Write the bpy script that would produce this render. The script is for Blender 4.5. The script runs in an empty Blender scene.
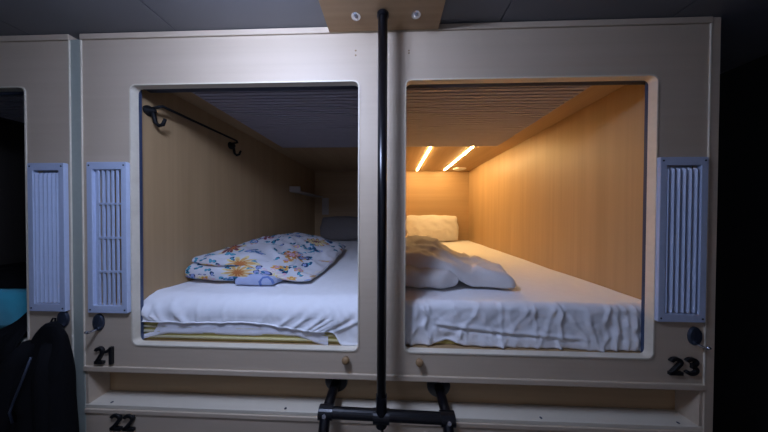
import bpy, bmesh, math, random
from mathutils import Vector, Matrix, noise
random.seed(7)
scene = bpy.context.scene
col = scene.collection
PI = math.pi

# ------------------------------------------------------------------ materials
def new_mat(name):
    m = bpy.data.materials.new(name); m.use_nodes = True
    nt = m.node_tree
    return m, nt, nt.nodes['Principled BSDF']
def setp(b, **k):
    for n, v in k.items():
        b.inputs[n.replace('_', ' ')].default_value = v
def plain(name, c, rough=.5, metal=0., bump=0., scale=60., spec=.5):
    m, nt, b = new_mat(name)
    setp(b, Base_Color=(*c, 1), Roughness=rough, Metallic=metal); b.inputs['Specular IOR Level'].default_value = spec
    tc = nt.nodes.new('ShaderNodeTexCoord'); n = nt.nodes.new('ShaderNodeTexNoise'); n.inputs['Scale'].default_value = scale
    nt.links.new(tc.outputs['Object'], n.inputs['Vector'])
    mx = nt.nodes.new('ShaderNodeMix'); mx.data_type = 'RGBA'
    mx.inputs['A'].default_value = (*[v * .93 for v in c], 1); mx.inputs['B'].default_value = (*[min(1, v * 1.05) for v in c], 1)
    nt.links.new(n.outputs['Fac'], mx.inputs['Factor']); nt.links.new(mx.outputs['Result'], b.inputs['Base Color'])
    if bump:
        bp = nt.nodes.new('ShaderNodeBump'); bp.inputs['Strength'].default_value = bump; bp.inputs['Distance'].default_value = .002
        nt.links.new(n.outputs['Fac'], bp.inputs['Height']); nt.links.new(bp.outputs['Normal'], b.inputs['Normal'])
    return m
def wood(name, c1, c2, axis='x', rough=.45, bands=True):
    """pale veneer with fine grain running along the given axis and broad soft staves"""
    m, nt, b = new_mat(name)
    tc = nt.nodes.new('ShaderNodeTexCoord')
    def mapped(sc):
        mp = nt.nodes.new('ShaderNodeMapping'); mp.inputs['Scale'].default_value = sc
        nt.links.new(tc.outputs['Object'], mp.inputs['Vector']); return mp
    along, across = 1.2, 60.
    s = [across] * 3; s['xyz'.index(axis)] = along
    g = nt.nodes.new('ShaderNodeTexNoise'); g.inputs['Scale'].default_value = 1.; g.inputs['Detail'].default_value = 5
    nt.links.new(mapped(s).outputs[0], g.inputs['Vector'])
    s2 = [9.] * 3; s2['xyz'.index(axis)] = .7
    w = nt.nodes.new('ShaderNodeTexNoise'); w.inputs['Scale'].default_value = 1.; w.inputs['Detail'].default_value = 2
    nt.links.new(mapped(s2).outputs[0], w.inputs['Vector'])
    a = nt.nodes.new('ShaderNodeMath'); a.operation = 'MULTIPLY_ADD'; a.inputs[1].default_value = .45
    nt.links.new(g.outputs['Fac'], a.inputs[0])
    h = nt.nodes.new('ShaderNodeMath'); h.operation = 'MULTIPLY'; h.inputs[1].default_value = .55
    nt.links.new(w.outputs['Fac'], h.inputs[0]); nt.links.new(h.outputs[0], a.inputs[2])
    r = nt.nodes.new('ShaderNodeValToRGB')
    r.color_ramp.elements[0].position = .36; r.color_ramp.elements[0].color = (*c1, 1)
    r.color_ramp.elements[1].position = .64; r.color_ramp.elements[1].color = (*c2, 1)
    nt.links.new(a.outputs[0], r.inputs['Fac']); nt.links.new(r.outputs['Color'], b.inputs['Base Color'])
    setp(b, Roughness=rough)
    return m
def emit(name, c, s):
    m, nt, b = new_mat(name)
    setp(b, Base_Color=(.9, .9, .9, 1)); b.inputs['Emission Color'].default_value = (*c, 1); b.inputs['Emission Strength'].default_value = s
    return m
def fabric(name, c, rough=.9, sheen=.2, bump=.15):
    m, nt, b = new_mat(name)
    setp(b, Base_Color=(*c, 1), Roughness=rough); b.inputs['Specular IOR Level'].default_value = .15
    b.inputs['Sheen Weight'].default_value = sheen
    tc = nt.nodes.new('ShaderNodeTexCoord')
    n = nt.nodes.new('ShaderNodeTexNoise'); n.inputs['Scale'].default_value = 35; n.inputs['Detail'].default_value = 4
    nt.links.new(tc.outputs['Object'], n.inputs['Vector'])
    bp = nt.nodes.new('ShaderNodeBump'); bp.inputs['Strength'].default_value = bump; bp.inputs['Distance'].default_value = .004
    nt.links.new(n.outputs['Fac'], bp.inputs['Height']); nt.links.new(bp.outputs['Normal'], b.inputs['Normal'])
    mx = nt.nodes.new('ShaderNodeMix'); mx.data_type = 'RGBA'
    mx.inputs['A'].default_value = (*[v * .95 for v in c], 1); mx.inputs['B'].default_value = (*[min(1, v * 1.04) for v in c], 1)
    nt.links.new(n.outputs['Fac'], mx.inputs['Factor']); nt.links.new(mx.outputs['Result'], b.inputs['Base Color'])
    return m

def floral(name):
    """white cotton printed with scattered orange, pink and yellow flowers and teal and navy leaves"""
    m, nt, b = new_mat(name)
    N, L = nt.nodes.new, nt.links.new
    setp(b, Roughness=.9); b.inputs['Specular IOR Level'].default_value = .15
    uv = N('ShaderNodeUVMap'); uv.uv_map = 'UVMap'
    wob = N('ShaderNodeTexNoise'); wob.inputs['Scale'].default_value = 18; wob.inputs['Detail'].default_value = 2
    L(uv.outputs['UV'], wob.inputs['Vector'])
    wa = N('ShaderNodeVectorMath'); wa.operation = 'MULTIPLY_ADD'; wa.inputs[1].default_value = (.02, .02, 0)
    L(wob.outputs['Color'], wa.inputs[0]); L(uv.outputs['UV'], wa.inputs[2])
    def math_(op, a, bb=None, c=None):
        n = N('ShaderNodeMath'); n.operation = op
        for i, v in enumerate((a, bb, c)):
            if v is None: continue
            if isinstance(v, (int, float)): n.inputs[i].default_value = v
            else: L(v, n.inputs[i])
        return n.outputs[0]
    cur = None
    base = (.60, .60, .64, 1)
    def layer(cur, scale, off, petals, r0, r1, pal, keep, soft=.04, squash=1.0):
        mp = N('ShaderNodeMapping'); mp.inputs['Scale'].default_value = (scale * squash, scale, 1); mp.inputs['Location'].default_value = (*off, 0)
        L(wa.outputs[0], mp.inputs['Vector'])
        v = N('ShaderNodeTexVoronoi'); v.voronoi_dimensions = '2D'; v.inputs['Scale'].default_value = 1.; v.inputs['Randomness'].default_value = .75
        L(mp.outputs[0], v.inputs['Vector'])
        d = N('ShaderNodeVectorMath'); d.operation = 'SUBTRACT'; L(mp.outputs[0], d.inputs[0]); L(v.outputs['Position'], d.inputs[1])
        s = N('ShaderNodeSeparateXYZ'); L(d.outputs[0], s.inputs[0])
        rgb = N('ShaderNodeSeparateColor'); L(v.outputs['Color'], rgb.inputs[0])
        ang = math_('ARCTAN2', s.outputs['Y'], s.outputs['X'])
        ang = math_('MULTIPLY_ADD', rgb.outputs['Green'], 6.28, ang)
        pet = math_('ABSOLUTE', math_('COSINE', math_('MULTIPLY', ang, petals / 2)))
        rad = math_('MULTIPLY_ADD', pet, r1 - r0, r0)
        rel = math_('DIVIDE', v.outputs['Distance'], rad)
        ins = math_('LESS_THAN', rel, 1.0)
        on = math_('LESS_THAN', rgb.outputs['Red'], keep)
        fac = math_('MULTIPLY', ins, on)
        # colour by cell, with a ring pattern towards the centre
        r = N('ShaderNodeValToRGB'); r.color_ramp.interpolation = 'CONSTANT'
        while len(r.color_ramp.elements) < len(pal): r.color_ramp.elements.new(.5)
        for i, c in enumerate(pal):
            r.color_ramp.elements[i].position = i / len(pal); r.color_ramp.elements[i].color = (*c, 1)
        L(math_('FRACT', math_('MULTIPLY_ADD', math_('FLOOR', math_('MULTIPLY', rel, 2.5)), .37, math_('MULTIPLY', rgb.outputs['Blue'], 3.))), r.inputs['Fac'])
        mx = N('ShaderNodeMix'); mx.data_type = 'RGBA'
        L(fac, mx.inputs['Factor']); L(r.outputs['Color'], mx.inputs['B'])
        if cur is None: mx.inputs['A'].default_value = base
        else: L(cur, mx.inputs['A'])
        return mx.outputs['Result']
    teal = [(.03, .22, .32), (.06, .33, .45), (.02, .05, .13), (.10, .30, .42)]
    cur = layer(cur, 17, (.3, .1), 2, .03, .46, teal, .30)
    cur = layer(cur, 10, (3.7, 1.3), 2, .02, .46, [(.02, .04, .12), (.05, .26, .38), (.28, .34, .60)], .34, squash=1.5)
    cur = layer(cur, 4.4, (1.7, 5.2), 11, .17, .42, [(.45, .16, .05), (.68, .64, .58), (.20, .06, .08), (.60, .36, .14), (.66, .40, .50), (.68, .58, .30), (.62, .62, .68)], .56)
    cur = layer(cur, 8, (4.4, 7.7), 4, .02, .46, [(.02, .03, .09), (.03, .16, .28), (.25, .30, .55)], .22)
    cur = layer(cur, 12, (6.1, 2.2), 5, .2, .4, [(.62, .26, .06), (.66, .50, .18), (.50, .32, .48)], .12)
    L(cur, b.inputs['Base Color'])
    n2 = N('ShaderNodeTexNoise'); n2.inputs['Scale'].default_value = 30; L(uv.outputs['UV'], n2.inputs['Vector'])
    bp = N('ShaderNodeBump'); bp.inputs['Strength'].default_value = .2; bp.inputs['Distance'].default_value = .004
    L(n2.outputs['Fac'], bp.inputs['Height']); L(bp.outputs['Normal'], b.inputs['Normal'])
    return m

M = dict(
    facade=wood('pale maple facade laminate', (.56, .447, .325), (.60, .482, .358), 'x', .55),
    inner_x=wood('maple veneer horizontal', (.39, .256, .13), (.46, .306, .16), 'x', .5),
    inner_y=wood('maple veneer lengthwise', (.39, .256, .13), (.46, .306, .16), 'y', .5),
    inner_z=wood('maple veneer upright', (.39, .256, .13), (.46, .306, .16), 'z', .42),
    shadewood=wood('veneer darkened as shade', (.030, .024, .020), (.045, .036, .030), 'z', .6),  # left pod walls only: veneer colour darkened to stand in for its unlit interior
    edge=wood('pale maple edging', (.70, .62, .49), (.78, .70, .56), 'x', .45),
    block=wood('oiled plywood', (.33, .20, .10), (.42, .27, .145), 'x', .5),
    knob=wood('turned beech', (.25, .15, .07), (.34, .21, .10), 'z', .4),
    sage=plain('sage green filler', (.40, .43, .37), .5),
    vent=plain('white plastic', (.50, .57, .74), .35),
    white=plain('matt white plastic', (.75, .75, .74), .4),
    black=plain('black powder coat', (.004, .004, .006), .28),
    blackplastic=plain('black plastic', (.008, .008, .009), .4),
    mattblack=plain('matt black metal', (.004, .004, .005), .65, spec=.25),
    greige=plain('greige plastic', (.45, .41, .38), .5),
    darkmetal=plain('dark blue grey metal', (.06, .075, .11), .3, .6),
    chrome=plain('polished steel', (.7, .72, .78), .18, 1.),
    navy=plain('navy blind fabric', (.045, .055, .085), .7),
    track=plain('dark blue track', (.06, .085, .16), .3, .3),
    slat=plain('grey ribbed panel', (.42, .40, .45), .6, scale=20),
    ceil=plain('dark grey ceiling panel', (.17, .17, .185), .5, scale=3),
    dark=plain('charcoal plaster', (.02, .019, .02), .9, bump=.4, scale=30),
    backwall=plain('grey corridor wall', (.55, .54, .53), .8, scale=8),
    floor=plain('dark grey vinyl floor', (.10, .10, .105), .5, scale=12),
    sheet=fabric('white cotton sheet', (.85, .85, .87)),
    pad=fabric('white mattress protector', (.78, .78, .84), bump=.25),
    foam=fabric('mustard quilted ticking', (.52, .43, .14), bump=.3),
    foampale=fabric('cream ticking stripe', (.60, .53, .27)),
    duvet=fabric('white cotton duvet', (.64, .62, .61)),
    pillow=fabric('white pillowcase', (.62, .60, .57)),
    greypillow=fabric('grey pillowcase', (.20, .18, .175)),
    lining=fabric('pale blue lining', (.40, .46, .66)),
    blueborder=fabric('blue binding', (.14, .22, .52)),
    floral=floral('floral cotton'),
    teal=fabric('turquoise blanket', (.045, .42, .56)),
    jacket=fabric('black cloth', (.004, .004, .005), sheen=0.),
    blackcloth=fabric('black knit', (.004, .004, .005), sheen=0.),
    led=emit('warm led strip', (1., .67, .29), 108.),
    lamp=emit('cool lamp diffuser', (.54, .655, 1.), 75.),
)

# ------------------------------------------------------------------ helpers
def wloc(o):
    v = Vector((0, 0, 0))
    while o is not None: v += o.location; o = o.parent
    return v
def tag(o, label=None, cat=None, group=None, kind=None):
    if label: o['label'] = label
    if cat: o['category'] = cat
    if group: o['group'] = group
    if kind: o['kind'] = kind
    return o
def thing(name, loc, label, cat, group=None):
    o = bpy.data.objects.new(name, None); o.empty_display_size = .1; o.location = loc; col.objects.link(o)
    return tag(o, label, cat, group)
def build(name, bm, mat, parent=None, loc=None, smooth=False, bevel=0., label=None):
    """link the bmesh (in world coordinates) as one mesh object"""
    if loc is None:
        if parent is not None: loc = None
        else: loc = Vector((0, 0, 0))
    base = wloc(parent) if parent is not None else Vector((0, 0, 0))
    cs = [v.co for v in bm.verts]
    ctr = sum(cs, Vector()) / len(cs)
    ctr.z = min(c.z for c in cs) if parent is None else ctr.z
    bmesh.ops.translate(bm, verts=bm.verts, vec=-ctr)
    bmesh.ops.recalc_face_normals(bm, faces=bm.faces)
    if smooth:
        for f in bm.faces: f.smooth = True
    me = bpy.data.meshes.new(name); bm.to_mesh(me); bm.free()
    o = bpy.data.objects.new(name, me); col.objects.link(o)
    o.location = ctr - base; o.parent = parent
    me.materials.append(mat)
    if bevel:
        b = o.modifiers.new('bevel', 'BEVEL'); b.width = bevel; b.segments = 2; b.limit_method = 'ANGLE'; b.angle_limit = .6
    if smooth == 'auto':
        pass
    if label: o['label'] = label
    return o
def BM(): return bmesh.new()
def box(bm, x0, x1, y0, y1, z0, z1):
    v = [bm.verts.new((x, y, z)) for x in (x0, x1) for y in (y0, y1) for z in (z0, z1)]
    for f in ((0, 1, 3, 2), (4, 6, 7, 5), (0, 4, 5, 1), (2, 3, 7, 6), (0, 2, 6, 4), (1, 5, 7, 3)):
        bm.faces.new([v[i] for i in f])
    return bm
def boxed(*a): return box(BM(), *a)
def tube(bm, pts, r, n=14, caps=True):
    pts = [Vector(p) for p in pts]; rs = r if isinstance(r, (list, tuple)) else [r] * len(pts)
    rings = []; up = None
    for i, p in enumerate(pts):
        t = ((pts[min(i + 1, len(pts) - 1)] - p).normalized() + (p - pts[max(i - 1, 0)]).normalized()).normalized()
        if up is None: up = t.orthogonal().normalized()
        up = (up - t * up.dot(t)).normalized(); s = t.cross(up)
        rings.append([bm.verts.new(p + (up * math.cos(2 * PI * k / n) + s * math.sin(2 * PI * k / n)) * rs[i]) for k in range(n)])
    for a, b in zip(rings, rings[1:]):
        for k in range(n): bm.faces.new((a[k], a[(k + 1) % n], b[(k + 1) % n], b[k]))
    if caps: bm.faces.new(rings[0][::-1]); bm.faces.new(rings[-1])
    return bm
def lathe(bm, base, axis, prof, n=24, sx=1., sy=1.):
    """prof: (radius, height along axis) pairs"""
    base = Vector(base); a = Vector(axis).normalized()
    u = Vector((1, 0, 0)) if abs(a.x) < .9 else Vector((0, 0, 1)); v = a.cross(u)
    rings = [[bm.verts.new(base + a * h + (u * math.cos(2 * PI * k / n) * sx + v * math.sin(2 * PI * k / n) * sy) * max(r, 1e-4)) for k in range(n)] for r, h in prof]
    for p, q in zip(rings, rings[1:]):
        for k in range(n): bm.faces.new((p[k], p[(k + 1) % n], q[(k + 1) % n], q[k]))
    bm.faces.new(rings[0][::-1]); bm.faces.new(rings[-1])
    return bm
def rrect(x0, x1, z0, z1, r, n=6):
    P = []
    for cx, cz, a0 in ((x1 - r, z1 - r, 0), (x0 + r, z1 - r, 90), (x0 + r, z0 + r, 180), (x1 - r, z0 + r, 270)):
        for k in range(n + 1):
            a = math.radians(a0 + 90 * k / n); P.append((cx + r * math.cos(a), cz + r * math.sin(a)))
    return P
def panel_with_hole(x0, x1, z0, z1, y0, y1, *holes):
    bm = BM(); out = [(x0, z0), (x1, z0), (x1, z1), (x0, z1)]
    ed = []
    for loop in (out, *holes):
        vs = [bm.verts.new((x, y0, z)) for x, z in loop]
        ed += [bm.edges.new((vs[i], vs[(i + 1) % len(vs)])) for i in range(len(vs))]
    bmesh.ops.triangle_fill(bm, edges=ed, use_beauty=True)
    ex = bmesh.ops.extrude_face_region(bm, geom=list(bm.faces))
    bmesh.ops.translate(bm, verts=[g for g in ex['geom'] if isinstance(g, bmesh.types.BMVert)], vec=(0, y1 - y0, 0))
    return bm
def ring(outer, inner, y0, y1):
    bm = BM(); n = len(outer)
    o0, i0, o1, i1 = [[bm.verts.new((x, y, z)) for x, z in L] for y in (y0, y1) for L in (outer, inner)]
    for k in range(n):
        j = (k + 1) % n
        bm.faces.new((o0[k], o0[j], i0[j], i0[k])); bm.faces.new((o1[k], i1[k], i1[j], o1[j]))
        bm.faces.new((o0[k], o1[k], o1[j], o0[j])); bm.faces.new((i0[k], i0[j], i1[j], i1[k]))
    return bm
def stroke(bm, pts, w, y0, y1, closed=False):
    """a thick pen stroke in the x-z plane as a slab between y0 and y1"""
    n = len(pts); L, R = [], []
    for i in range(n):
        a = Vector(pts[max(i - 1, 0)]); b = Vector(pts[min(i + 1, n - 1)]); t = (b - a).normalized(); nn = Vector((-t.y, t.x))
        p = Vector(pts[i]); L.append(p + nn * w / 2); R.append(p - nn * w / 2)
    def vs(P, y): return [bm.verts.new((p.x, y, p.y)) for p in P]
    l0, r0, l1, r1 = vs(L, y0), vs(R, y0), vs(L, y1), vs(R, y1)
    for i in range(n - 1):
        bm.faces.new((l0[i], l0[i + 1], r0[i + 1], r0[i])); bm.faces.new((l1[i], r1[i], r1[i + 1], l1[i + 1]))
        bm.faces.new((l0[i], l1[i], l1[i + 1], l0[i + 1])); bm.faces.new((r0[i], r0[i + 1], r1[i + 1], r1[i]))
    for i in (0, n - 1): bm.faces.new((l0[i], r0[i], r1[i], l1[i]))
def digit(ch, x, z, w, h, t, y0, y1):
    """one bold sans digit whose box starts at x, z"""
    bm = BM(); q = t / 2
    def arc(cx, cz, rx, rz, a0, a1, n=14): return [(cx + rx * math.cos(math.radians(a0 + (a1 - a0) * k / n)), cz + rz * math.sin(math.radians(a0 + (a1 - a0) * k / n))) for k in range(n + 1)]
    cx = x + w / 2
    if ch == '2':
        P = arc(cx, z + h - .29 * h, w / 2 - q, .29 * h - q, 170, -35)
        P += [(x + q * 1.1, z + q)]
        stroke(bm, P, t, y0, y1); box(bm, x, x + w, y0, y1, z, z + t)
    elif ch == '1':
        box(bm, x + w * .45, x + w * .45 + t, y0, y1, z, z + h)
        stroke(bm, [(x + .02 * w, z + .70 * h), (x + w * .3, z + .80 * h), (x + w * .45 + t * .5, z + h - q * .8)], t * .8, y0, y1)
    elif ch == '3':
        stroke(bm, arc(cx, z + h - .27 * h, w / 2 - q, .27 * h - q, 165, -90), t, y0, y1)
        stroke(bm, arc(cx, z + .29 * h, w / 2 - q * .9, .29 * h - q, 90, -165), t, y0, y1)
    return bm
def fbm(p, s, o=3): return noise.fractal(Vector(p) * s, 1., 2., o)
def ridge(p, s):
    n = noise.noise(Vector(p) * s); return (1 - abs(n)) ** 4
def cushion(quad, zbase, H, nx=48, ny=40, p=4., q=.5, wr=.01, seed=0., tilt=None, low=.15, hscale=None):
    """closed soft slab over a base quad (front-left, front-right, back-right, back-left); returns bmesh with UVs"""
    bm = BM(); uvl = bm.loops.layers.uv.new('UVMap')
    Q = [Vector(c) for c in quad]
    top, bot, uv = {}, {}, {}
    for i in range(nx + 1):
        for j in range(ny + 1):
            u0, v0 = i / nx * 2 - 1, j / ny * 2 - 1
            # denser towards the rim
            u = math.sin(u0 * PI / 2); v = math.sin(v0 * PI / 2)
            k = .08 * (abs(u * v) ** 2)
            uu, vv = (u * (1 - k) + 1) / 2, (v * (1 - k) + 1) / 2
            xy = Q[0] * (1 - uu) * (1 - vv) + Q[1] * uu * (1 - vv) + Q[2] * uu * vv + Q[3] * (1 - uu) * vv
            e = max(0., (1 - abs(u) ** p)) ** q * max(0., (1 - abs(v) ** p)) ** q
            hh = H * (hscale(uu, vv) if hscale else 1.)
            w = (fbm((xy.x, xy.y, seed), 6.) * .6 + (ridge((xy.x + .4 * xy.y, xy.y, seed + 3), 7.) - .4) * .9) * wr
            w += (fbm((xy.x, xy.y, seed + 9), 16.)) * wr * .35
            side = Vector((noise.noise(Vector((uu * 5, vv * 5, seed + 20))), noise.noise(Vector((uu * 5, vv * 5, seed + 31))))) * wr * 1.1
            zb = zbase + low * hh * (1 - e)
            x, y = xy.x + side.x, xy.y + side.y
            zt = zb + hh * e + w * e
            top[i, j] = bm.verts.new((x, y, max(zt, zb + 1e-4)))
            rim = i in (0, nx) or j in (0, ny)
            bot[i, j] = top[i, j] if rim else bm.verts.new((x, y, zbase + low * hh * (1 - e) ** 1.5 - 0.0))
            uv[i, j] = (xy.x + .15 * hh * e, xy.y + 1.1 * hh * e)
    for i in range(nx):
        for j in range(ny):
            ks = [(i, j), (i + 1, j), (i + 1, j + 1), (i, j + 1)]
            for d, order in ((top, ks), (bot, ks[::-1])):
                vs = []
                for kk in order:
                    if d[kk] not in vs: vs.append(d[kk])
                if len(vs) < 3: continue
                try: f = bm.faces.new(vs)
                except ValueError: continue
                f.smooth = True
                km = {d[kk]: kk for kk in order}
                for l in f.loops: l[uvl].uv = uv[km[l.vert]] if d is top else (uv[km[l.vert]][0] + .37, uv[km[l.vert]][1] * .8)
    if tilt is not None:
        bmesh.ops.transform(bm, matrix=tilt, verts=bm.verts)
    return bm
def join(*bms):
    a = bms[0]
    for b in bms[1:]:
        me = bpy.data.meshes.new('tmp'); b.to_mesh(me); a.from_mesh(me); bpy.data.meshes.remove(me); b.free()
    return a

# ------------------------------------------------------------------ setting
CEIL = 2.5
bm = BM()
xs = [-4.0, -3.45, -2.81, -2.17, -1.53, -.89, -.255, .42, 1.06, 1.75]
for a, b in zip(xs, xs[1:]): box(bm, a + .002, b - .002, -1.6, 2.32, CEIL, CEIL + .016)
box(bm, -4.0, 1.75, -1.6, 2.32, CEIL + .0165, CEIL + .05)
tag(build('ceiling', bm, M['ceil'], bevel=.0015), kind='structure')
tag(build('floor', boxed(-4.0, 1.75, -1.6, 2.32, -.05, 0), M['floor']), kind='structure')
tag(build('wall_back', boxed(-4.0, 1.75, 2.26, 2.32, 0, CEIL), M['dark']), kind='structure')
tag(build('wall_right', boxed(1.75, 1.81, -1.6, 2.32, 0, CEIL), M['dark']), kind='structure')
tag(build('wall_left', boxed(-4.06, -4.0, -1.6, 2.32, 0, CEIL), M['dark']), kind='structure')
tag(build('wall_front', boxed(-4.0, 1.75, -1.66, -1.6, 0, CEIL), M['backwall']), kind='structure')
bm = boxed(-1.355, -1.308, .0, .03, 0, CEIL - .022)
tag(build('trim_1', bm, M['sage']), kind='structure')

# ------------------------------------------------------------------ pods
PT = .025                                            # front panel thickness
def screw(bm, x, y, z, r=.0035): lathe(bm, (x, y, z), (0, -1, 0), [(r, -.001), (r, .0008), (r * .5, .0014)], 10)
def add_vent(root, x0, x1, z0, z1, open_=False):
    b = .024
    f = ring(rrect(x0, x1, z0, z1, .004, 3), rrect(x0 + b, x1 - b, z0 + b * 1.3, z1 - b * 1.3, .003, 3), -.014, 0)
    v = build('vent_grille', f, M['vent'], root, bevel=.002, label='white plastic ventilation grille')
    ix0, ix1, iz0, iz1 = x0 + b, x1 - b, z0 + b * 1.3, z1 - b * 1.3
    n = 6; w = (ix1 - ix0) / n
    if not open_:
        build('back_plate', boxed(ix0 - .001, ix1 + .001, .014, .017, iz0 - .001, iz1 + .001), M['vent'], v)
        for k in range(n):
            bm = BM(); xa = ix0 + k * w + .002; xb = xa + w * .48
            pts = [(xa, -.004), (xb, -.004), (xb - w * .08, -.0125), (xa + w * .22, -.0135)]
            lo = [bm.verts.new((x, y, iz0 + .004)) for x, y in pts]; hi = [bm.verts.new((x, y, iz1 - .008 - (.006 if y < -.004 else 0))) for x, y in pts]
            for i in range(4): bm.faces.new((lo[i], lo[(i + 1) % 4], hi[(i + 1) % 4], hi[i]))
            bm.faces.new(lo[::-1]); bm.faces.new(hi)
            build('louvre', bm, M['vent'], v)
    else:
        build('back_plate', boxed(ix0 - .001, ix0 + w * .8, -.004, .0, iz0 - .001, iz1 + .001), M['vent'], v)
        build('duct_board', boxed(ix0 - .001, ix1 + .001, .0255, .032, iz0 - .001, iz1 + .001), M['inner_z'], v)
        bm = BM()
        for a_, b_ in ((1.3, 1.75), (2.2, 2.75)): box(bm, ix0 + a_ * w, ix0 + b_ * w, -.001, .003, iz0, iz1)
        build('slider', bm, M['vent'], v)
        for k in range(1, n):
            box_ = boxed(ix0 + k * w - .0035, ix0 + k * w + .0035, -.0105, -.005, iz0 + .001, iz1 - .001)
            build('louvre', box_, M['vent'], v)
        for fz in (.25, .5, .75):
            build('cross_bar', boxed(ix0 + w * .8, ix1, -.0115, -.0047, iz0 + (iz1 - iz0) * fz - .004, iz0 + (iz1 - iz0) * fz + .004), M['vent'], v)
    for sx in (x0 + .011, x1 - .011):
        for sz in (z0 + .014, z1 - .014):
            bm = BM(); screw(bm, sx, -.0142, sz); build('screw', bm, M['darkmetal'], v)
    return v
def add_hook(root, x, z):
    bm = lathe(BM(), (x, 0, z), (0, -1, 0), [(.036, -.001), (.036, .005), (.033, .008), (.018, .0095)], 28, sx=.66)
    h = build('coat_hook', bm, M['darkmetal'], root, smooth=False, bevel=0, label='oval dark metal coat hook')
    zz = z - .025
    bm = tube(BM(), [(x, -.006, zz), (x, -.018, zz - .004), (x, -.033, zz - .004), (x, -.042, zz + .004)], [.006, .0055, .005, .005], 10)
    build('prong', bm, M['chrome'], h, smooth=True)
def add_number(root, s, x0, x1, z0, z1, t):
    n = len(s); w = (x1 - x0 - .008) / n
    bms = []
    for i, ch in enumerate(s):
        build('number_digit', digit(ch, x0 + i * (w + .008), z0, w, z1 - z0, t, -.010, 0), M['blackplastic'], root, bevel=.001)
def add_knob(root, x, z):
    bm = lathe(BM(), (x, 0, z), (0, -1, 0), [(.009, -.001), (.008, .006), (.0145, .010), (.016, .016), (.0135, .022), (.006, .0245)], 20)
    build('knob', bm, M['knob'], root, smooth=True, label='round turned wooden knob')

def vent_slot(x0, x1, z0, z1): return x0 + .022, x1 - .022, z0 + .029, z1 - .029
V_L, V_21, V_23 = (-1.532, -1.370, 1.332, 1.958), (-1.270, -1.097, 1.330, 1.961), (1.017, 1.190, 1.342, 1.969)
OZ0, OZ1 = 1.193, 2.282
def pod(name, label, x0, x1, ox0, ox1, wx0, wx1, slat, vent, wm=''):
    """upper capsule: front panel with its opening, wooden box behind it"""
    root = thing(name, ((x0 + x1) / 2, 0, 1.075), label, 'sleeping pod', 'upper sleeping pods')
    hole = rrect(ox0, ox1, OZ0, OZ1, .022)
    build('front_panel', panel_with_hole(x0 + .004, x1 - .004, 1.099, 2.474, 0, PT, hole, rrect(*vent_slot(*vent), .002, 2)), M['facade'], root)
    build('opening_edge', ring(rrect(ox0 - .0045, ox1 + .0045, OZ0 - .0045, OZ1 + .0045, .026), rrect(ox0 + .001, ox1 - .001, OZ0 + .001, OZ1 - .001, .021), -.003, PT + .001), M['edge'], root, label='pale edging around the opening')
    build('top_rail', boxed(x0, x1, -.006, PT, 2.475, CEIL - .002), M['facade'], root, bevel=.002)
    build('bottom_rail', boxed(x0, x1, -.006, PT, 1.075, 1.098), M['facade'], root, bevel=.003)
    build('side_edging', boxed(x0, x0 + .0038, -.004, PT, 1.0985, 2.4745), M['edge'], root)
    build('side_edging', boxed(x1 - .0038, x1, -.004, PT, 1.0985, 2.4745), M['edge'], root)
    for a, b in ((wx0 - .018, wx0), (wx1, wx1 + .018)):
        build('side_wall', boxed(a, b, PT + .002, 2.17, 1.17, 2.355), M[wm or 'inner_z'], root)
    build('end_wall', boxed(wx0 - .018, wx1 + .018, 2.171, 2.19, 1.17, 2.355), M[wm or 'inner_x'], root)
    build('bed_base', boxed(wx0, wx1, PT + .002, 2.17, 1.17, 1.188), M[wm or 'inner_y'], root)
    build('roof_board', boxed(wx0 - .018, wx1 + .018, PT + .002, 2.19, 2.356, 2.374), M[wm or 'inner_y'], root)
    # ribbed panel set into the roof
    bm = BM(); sx0, sx1 = slat; box(bm, sx0, sx1, .105, 1.022, 2.348, 2.3555)
    y = .11
    while y < 1.0:
        box(bm, sx0, sx1, y, y + .0175, 2.339, 2.349); y += .0285
    box(bm, sx0 - .004, sx0, .105, 1.022, 2.340, 2.3555); box(bm, sx1, sx1 + .004, .105, 1.022, 2.340, 2.3555); box(bm, sx0, sx1, 1.012, 1.022, 2.340, 2.349)
    build('ribbed_ceiling_panel', bm, M['slat'], root, label='grey ribbed ceiling panel')
    # rolled up blind behind the top edge
    rb = build('roller_blind', tube(BM(), [(wx0 + .012, .072, 2.322), (wx1 - .012, .072, 2.322)], .026, 20), M['navy'], root, smooth=True, label='dark rolled up blind')
    build('hem_bar', boxed(wx0 + .014, wx1 - .014, .048, .054, 2.293, 2.312), M['navy'], rb)
    for xx, s in ((ox0 - .004, 1), (ox1 + .004, -1)):
        a, b = sorted((xx - s * .010, xx + s * .0055))
        build('blind_track', boxed(a, b, PT + .0015, PT + .012, 1.189, 2.29), M['track'], root)
    return root

p21 = pod('sleeping_pod', 'pale wooden sleeping pod numbered 21 with an unlit interior and floral bedding', -1.307, -.036, -1.090, -.134, -1.11, -.07, (-.975, -.105), V_21)
p23 = pod('sleeping_pod', 'pale wooden sleeping pod numbered 23 with warm light strips glowing inside', -.030, 1.207, .056, 1.015, .0, 1.09, (.045, .912), V_23)
pL = pod('sleeping_pod', 'dark unlit sleeping pod at the left edge, with turquoise bedding', -2.63, -1.356, -2.53, -1.560, -2.56, -1.50, (-2.42, -1.64), V_L, 'shadewood')
tag(build('trim_2', boxed(1.2075, 1.242, -.002, PT, .0, CEIL - .002), M['facade'], bevel=.002), kind='structure')
tag(build('trim_3', boxed(1.2075, 1.242, PT + .001, 2.19, .0, CEIL - .002), M['facade']), kind='structure')

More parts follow.
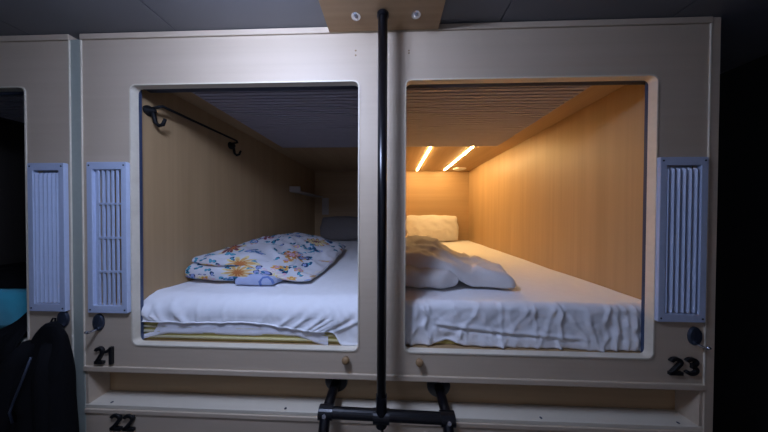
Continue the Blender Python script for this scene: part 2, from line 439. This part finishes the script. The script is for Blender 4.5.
add_vent(pL, *V_L)
add_vent(p21, *V_21, True)
add_vent(p23, *V_23)
add_hook(pL, -1.396, 1.297); add_hook(p21, -1.238, 1.286); add_hook(p23, 1.166, 1.285)
add_number(p21, '21', -1.253, -1.165, 1.110, 1.183, .0130)
add_number(p23, '23', 1.071, 1.178, 1.134, 1.203, .0130)
add_knob(p21, -.181, 1.160); add_knob(p23, .114, 1.160)
for root, pts in ((p21, [(-.146, 2.405), (-.146, 2.386)]), (p23, [(.067, 2.400), (.067, 2.390)])):
    for x, z in pts:
        bm = BM(); screw(bm, x, 0, z, .0035); build('screw_cap', bm, M['knob'], root)

# LED strips and round vent in pod 23
for x in (.352, .727):
    s = build('light_strip', boxed(x - .0065, x + .0065, 1.07, 2.09, 2.3485, 2.3555), M['led'], p23, label='glowing warm light strip')
bm = lathe(BM(), (.905, 2.0, 2.3555), (0, 0, -1), [(.085, 0), (.085, .006), (.07, .014), (.03, .017)], 28)
build('round_ceiling_vent', bm, M['white'], p23, smooth=False, label='round white ceiling vent')
build('socket_plate', boxed(.03, .115, 2.162, 2.1705, 1.66, 1.98), M['white'], p23, bevel=.002)
# rail with clips, shelf and switch plate in pod 21
wx = -1.11
r = build('hanging_rail', tube(BM(), [(wx + .001, .08, 2.222), (wx + .05, .08, 2.232), (wx + .055, .092, 2.240), (wx + .055, .555, 2.243), (wx + .05, .57, 2.236), (wx + .001, .57, 2.228)], .0065, 10), M['mattblack'], p21, smooth=True, label='black hanging rail on the side wall')
for yy in (.08, .57):
    build('rail_flange', lathe(BM(), (wx, yy, 2.215), (1, 0, 0), [(.024, 0), (.024, .006), (.012, .012), (.010, .03), (.004, .034)], 18), M['mattblack'], r, smooth=True)
    build('rail_hook', tube(BM(), [(wx + .02, yy, 2.215), (wx + .022, yy + .003, 2.19), (wx + .024, yy + .008, 2.165), (wx + .035, yy + .012, 2.152), (wx + .052, yy + .014, 2.158), (wx + .064, yy + .014, 2.185)], [.010, .0085, .008, .0075, .0075, .006], 10), M['mattblack'], r, smooth=True)
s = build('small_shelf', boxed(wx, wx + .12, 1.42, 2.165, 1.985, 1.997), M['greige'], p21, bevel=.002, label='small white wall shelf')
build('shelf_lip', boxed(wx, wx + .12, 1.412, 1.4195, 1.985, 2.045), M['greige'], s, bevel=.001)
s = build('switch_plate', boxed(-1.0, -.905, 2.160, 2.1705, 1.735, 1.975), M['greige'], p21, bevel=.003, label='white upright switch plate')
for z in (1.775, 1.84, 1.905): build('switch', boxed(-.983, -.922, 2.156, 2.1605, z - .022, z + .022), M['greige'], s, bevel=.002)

# ------------------------------------------------------------------ step recess between the bunks
def ledge(x0, x1, label, screws):
    t = thing('step_ledge', ((x0 + x1) / 2, 0, .905), label, 'ledge', 'step ledges')
    build('back_board', boxed(x0, x1, .072, .085, .93, 1.0745), M['inner_x'], t)
    build('shelf_board', boxed(x0, x1, .0, .085, .9135, .9295), M['edge'], t, bevel=.0015)
    build('end_board', boxed(x0, x0 + .012, .002, .0715, .930, 1.0745), M['facade'], t)
    build('end_board', boxed(x1 - .012, x1, .002, .0715, .930, 1.0745), M['facade'], t)
    for x in screws:
        bm = lathe(BM(), (x, .014, .9296), (0, 0, 1), [(.005, 0), (.005, .0008), (.003, .0012)], 10)
        build('screw', bm, M['darkmetal'], t)
ledge(-1.307, 1.207, 'long recessed wooden step ledge running below pods 21 and 23', (-1.206, -.442, .606, 1.134))
ledge(-2.63, -1.356, 'recessed wooden step ledge behind the black jacket, at the left edge', (-1.8,))
def lower(x0, x1, label):
    t = thing('lower_bunk', ((x0 + x1) / 2, 0, 0), label, 'sleeping pod', 'lower bunks')
    build('front_panel', boxed(x0 + .002, x1 - .002, 0.001, PT, .06, .893), M['facade'], t)
    build('top_rail', boxed(x0, x1, -.004, PT, .894, .913), M['facade'], t, bevel=.003)
    build('plinth', boxed(x0, x1, .02, PT + .02, 0, .059), M['facade'], t)
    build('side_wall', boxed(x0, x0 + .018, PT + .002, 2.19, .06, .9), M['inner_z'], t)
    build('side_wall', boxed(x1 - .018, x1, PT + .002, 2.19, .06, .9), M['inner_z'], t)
    return t
p22 = lower(-1.307, -.036, 'lower wooden bunk front numbered 22, under the step ledge')
add_number(p22, '22', -1.187, -1.082, .829, .8995, .0130)
lower(-.030, 1.207, 'lower wooden bunk front right of the ladder, without a visible number')
lower(-2.63, -1.356, 'lower bunk front behind the black jacket at the left edge')

# ------------------------------------------------------------------ ladder and mounting block
t = thing('mounting_block', (-.035, -.08, 2.47), 'wooden block with two bolts fixed under the ceiling above the pole', 'mounting block')
build('board', boxed(-.251, .181, -.165, -.008, 2.474, CEIL - .0005), M['block'], t, bevel=.002)
for x in (-.133, .086):
    w = build('washer', lathe(BM(), (x, -.073, 2.474), (0, 0, -1), [(.017, -.001), (.017, .002), (.012, .0035)], 20), M['chrome'], t)
    build('bolt', lathe(BM(), (x, -.073, 2.4705), (0, 0, -1), [(.009, -.001), (.009, .005), (.006, .0075)], 6), M['chrome'], w)

PX, PY = -.034, -.077
t = thing('bunk_ladder', (PX, PY, .0), 'black metal ladder with a tall grab pole between pods 21 and 23', 'ladder')
pole = build('pole', tube(BM(), [(PX, PY, 2.4725), (PX, PY, 1.06)], .0175, 20), M['black'], t, smooth=True)
build('pole_flange', lathe(BM(), (PX, PY, 2.4735), (0, 0, -1), [(.022, 0), (.022, .008), (.018, .012)], 20), M['black'], pole)
bm = tube(BM(), [(PX, PY, 1.080), (PX, PY, 1.005)], .0205, 20); tube(bm, [(PX - .030, PY, 1.0), (PX + .030, PY, 1.0)], .0235, 20); tube(bm, [(PX, PY, 1.0), (PX, PY, .968)], .0215, 20)
build('tee_fitting', bm, M['black'], t, smooth=False)
build('crossbar', tube(BM(), [(-.262, PY, 1.008), (.228, PY, 1.000)], .0185, 18), M['black'], t, smooth=False)
for x, xb, z in ((-.240, -.30, 1.008), (.208, .235, 1.000)):
    rail = build('rail', tube(BM(), [(x, .068, z + .004), (x, .0, z + .003), (x, -.05, z), (x - .001, PY - .012, z - .012), (x * .98 + xb * .02, PY - .03, z - .05), (x * .9 + xb * .1, PY - .055, z - .18), (xb, -.30, .012)], .0195, 16), M['black'], t, smooth=True)
    build('wall_flange', lathe(BM(), (x, .0715, z + .004), (0, -1, 0), [(.050, 0), (.050, .006), (.046, .010), (.024, .013)], 30), M['black'], rail)
    build('foot_cap', tube(BM(), [(xb, -.296, .03), (xb, -.302, 0)], .024, 14), M['blackplastic'], rail)
    s = -1 if x < 0 else 1
    bm = tube(BM(), [(x - .026, PY, z), (x + .026, PY, z)], .0235, 20)
    fit = build('joint_fitting', bm, M['black'], t, smooth=False)
    build('bolt', lathe(BM(), (x + s * .001, PY - .0232, z + .006), (0, -1, .25), [(.0075, -.002), (.0075, .003), (.003, .0034), (.0028, .0015)], 14), M['chrome'], fit)
for k in range(1, 4):
    zz = 1.0 - .25 * k; f = (1.0 - zz) / .99
    build('rung', tube(BM(), [(-.240 - .06 * f, -.10 - .2 * f, zz), (.208 + .027 * f, -.10 - .2 * f, zz)], .017, 14), M['black'], t, smooth=True)

# ------------------------------------------------------------------ mattresses with sheets
def sheet_surface(x0, x1, y0, y1, ztop, hem, wrinkle, nx=170, R=.035):
    """top face, rounded front edge and hanging front of a fitted sheet; hem(x) is the lower edge"""
    bm = BM()
    rows = []
    for i in range(nx + 1):
        x = x0 + (x1 - x0) * i / nx; rowv = []
        zh = hem(x)
        P = []
        for k in range(34):
            y = y1 + (y0 + R - y1) * (1 - (1 - k / 33) ** 2.2); P.append((Vector((x, y, ztop)), Vector((0, 0, 1)), -1.))
        for k in range(1, 8):
            a = PI / 2 * k / 7; P.append((Vector((x, y0 + R - R * math.sin(a), ztop - R + R * math.cos(a))), Vector((0, -math.sin(a), math.cos(a))), -1. + k / 7))
        for k in range(1, 25):
            s = k / 24; P.append((Vector((x, y0, (ztop - R) * (1 - s) + zh * s)), Vector((0, -1, 0)), s))
        for p, n, s in P:
            d = wrinkle(x, p.y, p.z, s)
            q = p + n * d
            rowv.append(bm.verts.new(q))
        # tuck under at the hem
        e = rowv[-1].co; rowv.append(bm.verts.new((e.x, e.y + .008, e.z + .001)))
        rows.append(rowv)
    for a, b in zip(rows, rows[1:]):
        for k in range(len(a) - 1):
            f = bm.faces.new((a[k], b[k], b[k + 1], a[k + 1])); f.smooth = True
    return bm
def foam_block(root, x0, x1, y0, y1, z0, z1):
    o = build('mattress_core', boxed(x0, x1, y0, y1, z0, z1), M['foam'], root, bevel=.006, label='mustard yellow mattress core')
    return o
def gauss(x, c, w): return math.exp(-((x - c) / w) ** 2)
def sst(a, b, x):
    t = max(0., min(1., (x - a) / (b - a))); return t * t * (3 - 2 * t)
ZT = 1.378
# --- bed in pod 21: sheet pulled up at the front so the mattress shows
def hem21(x):
    z = 1.278 + .004 * math.sin(9 * x)
    z -= .028 * sst(-.66, -.32, x)
    z = z * (1 - sst(-.25, -.205, x)) + 1.192 * sst(-.25, -.205, x)
    z -= .006 * (1 - sst(-1.1, -1.0, x))
    return z
def fold(x, z, ang, c, w):
    """ridge along a slanted line through (c, 1.30) in the x-z plane"""
    c += .020 * noise.noise(Vector((z * 16, c * 40, 3))) ; w *= 1 + .6 * noise.noise(Vector((z * 12, c * 31, 9))); h_ = 1
    d = (x - c) * math.cos(ang) + (z - 1.30) * math.sin(ang); return math.exp(-(d / w) ** 2)
F21 = [(-.30, -.95, .008, .010), (-.26, -1.0, .007, .009), (-.225, -1.05, .007, .010), (-.19, -1.1, .006, .009), (-.36, -.9, .009, .009), (-.44, -.85, .010, .008), (-.55, -.8, .010, .005), (-.145, -1.1, .007, .009),
       (-1.04, .9, .009, .009), (-1.00, .85, .008, .008), (-.92, .75, .012, .010), (-1.07, 1.0, .008, .008), (-.84, .2, .014, .005), (-.73, -.1, .012, .004)]
def wr21(x, y, z, s):
    t = sst(-1.0, .2, s); d = 0.
    if s > -.99:
        for c, a, w, h in F21: d += h * fold(x, z, a, c, w) * sst(-.8, -.1, s) * (1.0 if s < .9 else 1 - (s - .9) * 4)
        d += .004 * fbm((x * 1.5, z, 1.), 14.) * t
        d += .005 * math.exp(-((s - .97) / .05) ** 2)
    else:
        d += .0035 * fbm((x, y, 4.), 5.) * (1 - sst(.6, 1.6, y) * .5)
        d += .010 * (ridge((x * 2.0 + y * .5, y * .7, 2.), 3.) - .3) * gauss(y, .12, .10) * .5
    return d
b21 = thing('mattress', (-.59, 1.0, 1.188), 'mattress in pod 21 with a white sheet pulled up off its yellow front edge', 'mattress', 'mattresses in the pods')
foam_block(b21, -1.105, -.075, .042, 2.165, 1.189, 1.285)
bm = BM()
for z in (1.205, 1.228, 1.250): tube(bm, [(-1.10, .043, z), (-.08, .043, z)], .0065, 8)
build('piping', bm, M['foampale'], b21, smooth=True, label='cream ribs along the mattress edge')
build('fitted_sheet', sheet_surface(-1.108, -.072, .033, 2.165, ZT, hem21, wr21, R=.075), M['sheet'], b21, smooth=True)
def pad_band():
    bm = BM(); rows = []
    for i in range(121):
        x = -1.108 + (.84 * i / 120)
        lo = 1.222 + .004 * fbm((x, 0, 5), 9.) + .002 * math.sin(22 * x)
        if x > -.40: lo -= (x + .40) * .32
        if x < -.98: lo -= (-.98 - x) * .27
        up = 1.29
        if x < -1.0: up = min(1.29, lo + .02 + (1 - sst(-1.06, -1.0, x)) * .0 + sst(-1.05, -.99, x) * .08)
        if x > -.38: up = max(lo + .014, 1.29 - (x + .38) * .55)
        row = []
        for k in range(9):
            s = k / 8; z = up * (1 - s) + lo * s
            d = .006 * math.sin(PI * s) * (.5 + abs(noise.noise(Vector((x * 9, z * 25, 2)))) * 1.6) + (.004 if k == 7 else 0)
            row.append(bm.verts.new((x, .0385 - d * .5, z)))
        row.append(bm.verts.new((x, .042, lo + .002)))
        rows.append(row)
    for a, b in zip(rows, rows[1:]):
        for k in range(len(a) - 1): bm.faces.new((a[k], b[k], b[k + 1], a[k + 1]))
    return bm
build('mattress_protector', pad_band(), M['pad'], b21, smooth=True, label='bluish white elastic protector showing under the sheet')

# --- bed in pod 23: sheet hangs to the sill in creases
def hem23(x):
    z = 1.192 + .005 * fbm((x, 0, 8), 4.)
    z += .022 * gauss(x, .24, .05)
    return z
F23 = [(.145, .10, .012, .016), (.175, .35, .009, .009), (.33, -.55, .008, .008), (.285, .12, .005, .007), (.46, .05, .007, .008), (.40, .45, .008, .006), (.53, -.5, .008, .007), (.60, .03, .006, .008), (.655, -.35, .009, .008), (.70, .06, .010, .013),
       (.76, .45, .008, .009), (.82, .4, .010, .006), (.885, -.10, .009, .014), (.925, -.02, .010, .014), (.965, .05, .010, .016), (1.0, 0, .010, .014), (1.035, 0, .009, .014), (.05, 0, .012, .010), (.10, -.1, .010, .010)]
def wr23(x, y, z, s):
    d = 0.
    if s > -.99:
        for c, a, w, h in F23: d += .8 * h * fold(x, z, a, c, w) * sst(-.95, -.2, s) * max(0, .8 + .9 * noise.noise(Vector((c * 20, z * 22, 5))))
        # horizontal pressed crease that slopes down to the right
        zc = 1.297 - .055 * sst(.15, .55, x) * 1.0 - .01 * math.sin(x * 9)
        d += .008 * gauss(z, zc, .006) * sst(.15, .25, x) * (1 - sst(.72, .85, x)) - .006 * gauss(z, zc - .012, .008) * sst(.15, .25, x) * (1 - sst(.72, .85, x))
        d += (.005 * fbm((x, z, 3.), 9.) + .0045 * (ridge((x + .5 * z, z * .7, 2.), 13.) - .4) + .0025 * (ridge((x - .8 * z, z, 6.), 17.) - .4)) * sst(-1., .2, s)
        d -= .012 * gauss(z, 1.225, .02) * gauss(x, .24, .04)
    else:
        d += .0035 * fbm((x, y, 14.), 5.)
    return d
b23 = thing('mattress', (.545, 1.0, 1.188), 'mattress in pod 23 under a creased white sheet that hangs to the sill', 'mattress', 'mattresses in the pods')
foam_block(b23, .006, 1.084, .060, 2.165, 1.189, ZT - .012)
build('fitted_sheet', sheet_surface(.004, 1.087, .046, 2.165, ZT, hem23, wr23, R=.03), M['sheet'], b23, smooth=True)

# --- bed in the left pod
bL = thing('mattress', (-2.03, 1.0, 1.188), 'mattress in the dark pod at the left edge', 'mattress', 'mattresses in the pods')
foam_block(bL, -2.555, -1.505, .090, 2.165, 1.189, 1.345)
def blanket():
    bm = BM(); rows = []
    for i in range(61):
        x = -2.5 + (.97) * i / 60; row = []
        for y, z in [(.66, 1.352), (.45, 1.354), (.3, 1.356), (.2, 1.358), (.14, 1.362), (.11, 1.364), (.088, 1.358), (.076, 1.340), (.071, 1.315), (.069, 1.29), (.069, 1.26), (.070, 1.235), (.072, 1.21)]:
            d = .010 * fbm((x, y, z), 7.) + .008 * (ridge((x * 2, z * .6 + y, 7.), 5.) - .4)
            row.append(bm.verts.new((x, y - (d if z < 1.35 else 0) * .8 - .004, z + (abs(d) * .6 + .004 if z > 1.35 else 0))))
        rows.append(row)
    for a, b in zip(rows, rows[1:]):
        for k in range(len(a) - 1): bm.faces.new((a[k], b[k], b[k + 1], a[k + 1]))
    return bm
o = build('blanket', blanket(), M['teal'], smooth=True); tag(o, 'turquoise blanket hanging over the bed front at the left edge', 'blanket')
so = o.modifiers.new('thick', 'SOLIDIFY'); so.thickness = .006; so.offset = 1
o = build('pillow', cushion([(-2.5, .105), (-1.60, .105), (-1.60, .62), (-2.5, .62)], 1.374, .062, wr=.008, seed=40.), M['blackcloth'], smooth=True); tag(o, 'black pillow on the turquoise blanket at the left edge', 'pillow', 'pillows in the pods')

# ------------------------------------------------------------------ duvets and pillows
def hA(u, v): return (.74 + .36 * sst(0.15, .6, v) - .35 * sst(.75, 1., v)) * (1.0 - .22 * sst(.6, 1., u))
lower_slab = cushion([(-1.165, .205), (-.56, .190), (-.48, 1.10), (-1.12, 1.30)], 1.386, .098, nx=60, ny=48, p=7, q=.36, wr=.014, seed=1., low=.42)
upper_slab = cushion([(-1.165, .235), (-.385, .195), (-.425, 1.24), (-1.12, 1.40)], 1.462, .082, nx=80, ny=72, p=6, q=.40, wr=.026, seed=5., low=.30, hscale=hA)
for v in upper_slab.verts:                                # the top layer sags to the sheet on its open right side
    v.co.z -= sst(-.86, -.48, v.co.x) * .074 * (1 - .3 * sst(.4, 1., v.co.y))
for b_ in (lower_slab, upper_slab):
    for v in b_.verts: v.co.x = max(v.co.x, -1.106 + .004 * noise.noise(v.co * 9))
o = build('duvet', join(lower_slab, upper_slab), M['floral'], smooth=True)
tag(o, 'folded duvet printed with colourful flowers and teal leaves on the bed of pod 21', 'duvet')
dv = o
fl = build('lining_flap', cushion([(-.79, .186), (-.60, .182), (-.57, .28), (-.79, .28)], 1.383, .052, nx=26, ny=18, p=5, q=.4, wr=.012, seed=51., low=.4), M['lining'], dv, smooth=True, label='blue lining showing at the front fold')
build('blue_border', tube(BM(), [(-.655, .186, 1.388), (-.658, .180, 1.408), (-.648, .192, 1.424), (-.625, .196, 1.426), (-.602, .190, 1.416), (-.59, .186, 1.398)], .006, 8), M['blueborder'], fl, smooth=True)
Tm = Matrix.Translation((-.63, 1.985, 1.389)) @ Matrix.Rotation(math.radians(74), 4, 'X')
o = build('pillow', cushion([(-.35, 0), (.35, 0), (.35, .335), (-.35, .335)], -.07, .14, p=3, q=.5, wr=.012, seed=11., low=.5, tilt=Tm), M['greypillow'], smooth=True)
tag(o, 'grey pillow propped against the dark end wall of pod 21', 'pillow', 'pillows in the pods')

def hB(u, v): return .62 + .48 * sst(0, .6, v) * (1 - sst(.35, .9, u)) - .12 * sst(.6, 1., v) + .12 * sst(.6, .95, u) * (1 - v)
s1 = cushion([(-.0, .155), (.335, .145), (.36, .70), (.0, .75)], 1.386, .105, p=6, q=.42, wr=.016, seed=21., low=.42)
s2 = cushion([(.005, .215), (.63, .160), (.54, .80), (.01, .90)], 1.388, .135, nx=70, ny=60, p=7, q=.36, wr=.024, seed=23., low=.2, hscale=hB)
for v in s2.verts:
    v.co.z += (1 - sst(.24, .42, v.co.x)) * .070 * (1 - .7 * sst(.4, .9, v.co.y))
for b_ in (s1, s2):
    for v in b_.verts: v.co.x = max(v.co.x, .004)
o = build('duvet', join(s1, s2), M['duvet'], smooth=True)
tag(o, 'crumpled plain white duvet folded on the bed of pod 23', 'duvet')
Tm = Matrix.Translation((.545, 1.965, 1.389)) @ Matrix.Rotation(math.radians(72), 4, 'X')
o = build('pillow', cushion([(-.35, 0), (.35, 0), (.36, .36), (-.36, .36)], -.07, .15, p=2.4, q=.55, wr=.016, seed=15., low=.5, tilt=Tm), M['pillow'], smooth=True)
tag(o, 'white pillow propped against the lit end wall of pod 23', 'pillow', 'pillows in the pods')

# ------------------------------------------------------------------ jacket and cloth at the left
def lerp_tab(tab, z):
    for (za, a), (zb, b) in zip(tab, tab[1:]):
        if zb <= z <= za:
            f = (za - z) / (za - zb); return a + (b - a) * f
    return tab[-1][1] if z < tab[-1][0] else tab[0][1]
RT = [(1.310, -1.352), (1.295, -1.325), (1.25, -1.300), (1.18, -1.294), (1.0, -1.290), (.86, -1.278), (.45, -1.265)]
LT = [(1.310, -1.372), (1.295, -1.392), (1.262, -1.425), (1.20, -1.460), (1.09, -1.53), (1.03, -1.555), (.86, -1.57), (.45, -1.575)]
def jacket_body():
    bm = BM(); rings = []; n = 56
    for k in range(60):
        z = 1.308 - (1.308 - .5) * k / 59
        xr, xl = lerp_tab(RT, z), lerp_tab(LT, z); cx, hx = (xr + xl) / 2, (xr - xl) / 2
        hy = .012 + .036 * sst(0, .25, 1.31 - z)
        ring_ = []
        for i in range(n):
            a = 2 * PI * i / n; ca, sa = math.cos(a), math.sin(a)
            x = cx + hx * math.copysign(abs(ca) ** .8, ca); y = -.054 + hy * math.copysign(abs(sa) ** .8, sa)
            if sa < 0:
                y -= .012 * math.sin(x * 55 + z * 4 + 2 * fbm((x, z, 3), 3.)) * sst(.05, .3, 1.31 - z) * abs(sa) * .7
                y -= .010 * fbm((x, z, 1), 9.)
            ring_.append(bm.verts.new((x, min(y, -.018), z)))
        rings.append(ring_)
    for a, b in zip(rings, rings[1:]):
        for i in range(n): bm.faces.new((a[i], a[(i + 1) % n], b[(i + 1) % n], b[i]))
    bm.faces.new(rings[0][::-1]); bm.faces.new(rings[-1])
    return bm
jk = thing('jacket', (-1.42, -.054, .5), 'black jacket hanging from the hook under the leftmost white vent', 'jacket')
build('body', jacket_body(), M['jacket'], jk, smooth=True)
build('sleeve', tube(BM(), [(-1.425, -.07, 1.235), (-1.45, -.085, 1.17), (-1.475, -.09, 1.06), (-1.49, -.09, .93), (-1.50, -.088, .80), (-1.505, -.085, .66)], [.020, .034, .036, .034, .032, .028], 18), M['jacket'], jk, smooth=True)
build('sleeve', tube(BM(), [(-1.345, -.07, 1.235), (-1.345, -.08, 1.13), (-1.34, -.08, .98), (-1.332, -.08, .84), (-1.325, -.08, .66)], [.018, .028, .030, .028, .026], 18), M['jacket'], jk, smooth=True)
build('zip', tube(BM(), [(-1.34, -.116, 1.21), (-1.365, -.124, 1.12), (-1.39, -.128, 1.05), (-1.405, -.128, 1.01), (-1.40, -.125, .97)], .0032, 8), M['darkmetal'], jk, smooth=True, label='dark metal zip')
build('hanging_loop', tube(BM(), [(-1.385, -.044, 1.300), (-1.380, -.040, 1.318), (-1.370, -.040, 1.318), (-1.365, -.044, 1.300)], .003, 8), M['jacket'], jk, smooth=True)
def drape():
    bm = BM(); rows = []
    prof = [(.046, 1.322, 0), (.043, 1.312, .0), (.040, 1.297, .0), (.036, 1.278, .0), (.028, 1.255, 0), (.012, 1.235, .15), (-.010, 1.213, .3), (-.024, 1.19, .4), (-.028, 1.15, .5), (-.030, 1.10, .65), (-.030, 1.05, .8), (-.030, .98, 1.)]
    for k, (y, z, s) in enumerate(prof):
        row = []
        xl = {0: -1.61, 1: -1.62, 2: -1.635, 3: -1.65, 4: -1.67, 5: -1.70}.get(k, -1.75 + .05 * (s - .3)); xr = -1.582 if s < .2 else -1.555
        for i in range(25):
            x = xl + (xr - xl) * i / 24
            d = (.010 * math.sin(x * 70 + z * 5) + .012 * fbm((x, z, y), 8.)) * (.3 if s < .2 else 1.)
            row.append(bm.verts.new((x, y - (abs(d) if s > .2 else d * .4), z + (d * 1.5 if k < 1 else 0))))
        rows.append(row)
    for a, b in zip(rows, rows[1:]):
        for i in range(24): bm.faces.new((a[i], a[i + 1], b[i + 1], b[i]))
    return bm
o = build('shirt', drape(), M['blackcloth'], smooth=True); tag(o, 'black garment draped over the bed edge at the left, beside the jacket', 'clothing')
so = o.modifiers.new('thick', 'SOLIDIFY'); so.thickness = .010; so.offset = 1
o.modifiers.new('sub', 'SUBSURF').render_levels = 1

# ------------------------------------------------------------------ lamp of the corridor
LX, LY, LZ, LRAD, LHH = -.44, -.55, 2.432, .14, .050
t = thing('ceiling_light', (LX, LY, LZ - LHH), 'cool white flattened globe lamp on the corridor ceiling in front of pod 21', 'ceiling lamp')
build('lamp_base', lathe(BM(), (LX, LY, CEIL - .0005), (0, 0, -1), [(.09, 0), (.09, .010), (.07, .0185)], 28), M['white'], t)
build('globe', lathe(BM(), (LX, LY, LZ), (0, 0, -1), [(LRAD * math.sin(PI * k / 16), -LHH * math.cos(PI * k / 16)) for k in range(17)], 32), M['lamp'], t, smooth=True)

w = bpy.data.worlds.new('world'); scene.world = w; w.use_nodes = True
w.node_tree.nodes['Background'].inputs[0].default_value = (.5, .6, 1, 1); w.node_tree.nodes['Background'].inputs[1].default_value = 0.0

# ------------------------------------------------------------------ camera
ya, pi_, ro = math.radians(2.003), math.radians(-.605), math.radians(.2175)
cy, sy, cp, sp, cr, sr = math.cos(ya), math.sin(ya), math.cos(pi_), math.sin(pi_), math.cos(ro), math.sin(ro)
f = Vector((-sy * cp, cy * cp, sp)); r0 = Vector((cy, sy, 0)); u0 = r0.cross(f)
R = r0 * cr + u0 * sr; U = -r0 * sr + u0 * cr
cam = bpy.data.cameras.new('camera'); co = bpy.data.objects.new('camera', cam); col.objects.link(co)
mw = Matrix((R, U, -f)).transposed().to_4x4(); mw.translation = Vector((0, -.85, 1.75)); co.matrix_world = mw
cam.sensor_width = 36; cam.lens = 211 / 768 * 36; cam.clip_start = .01
scene.camera = co
vs = scene.view_settings
vs.view_transform = 'Standard'; vs.look = 'None'; vs.gamma = 1; vs.use_curve_mapping = False; vs.exposure = 0.
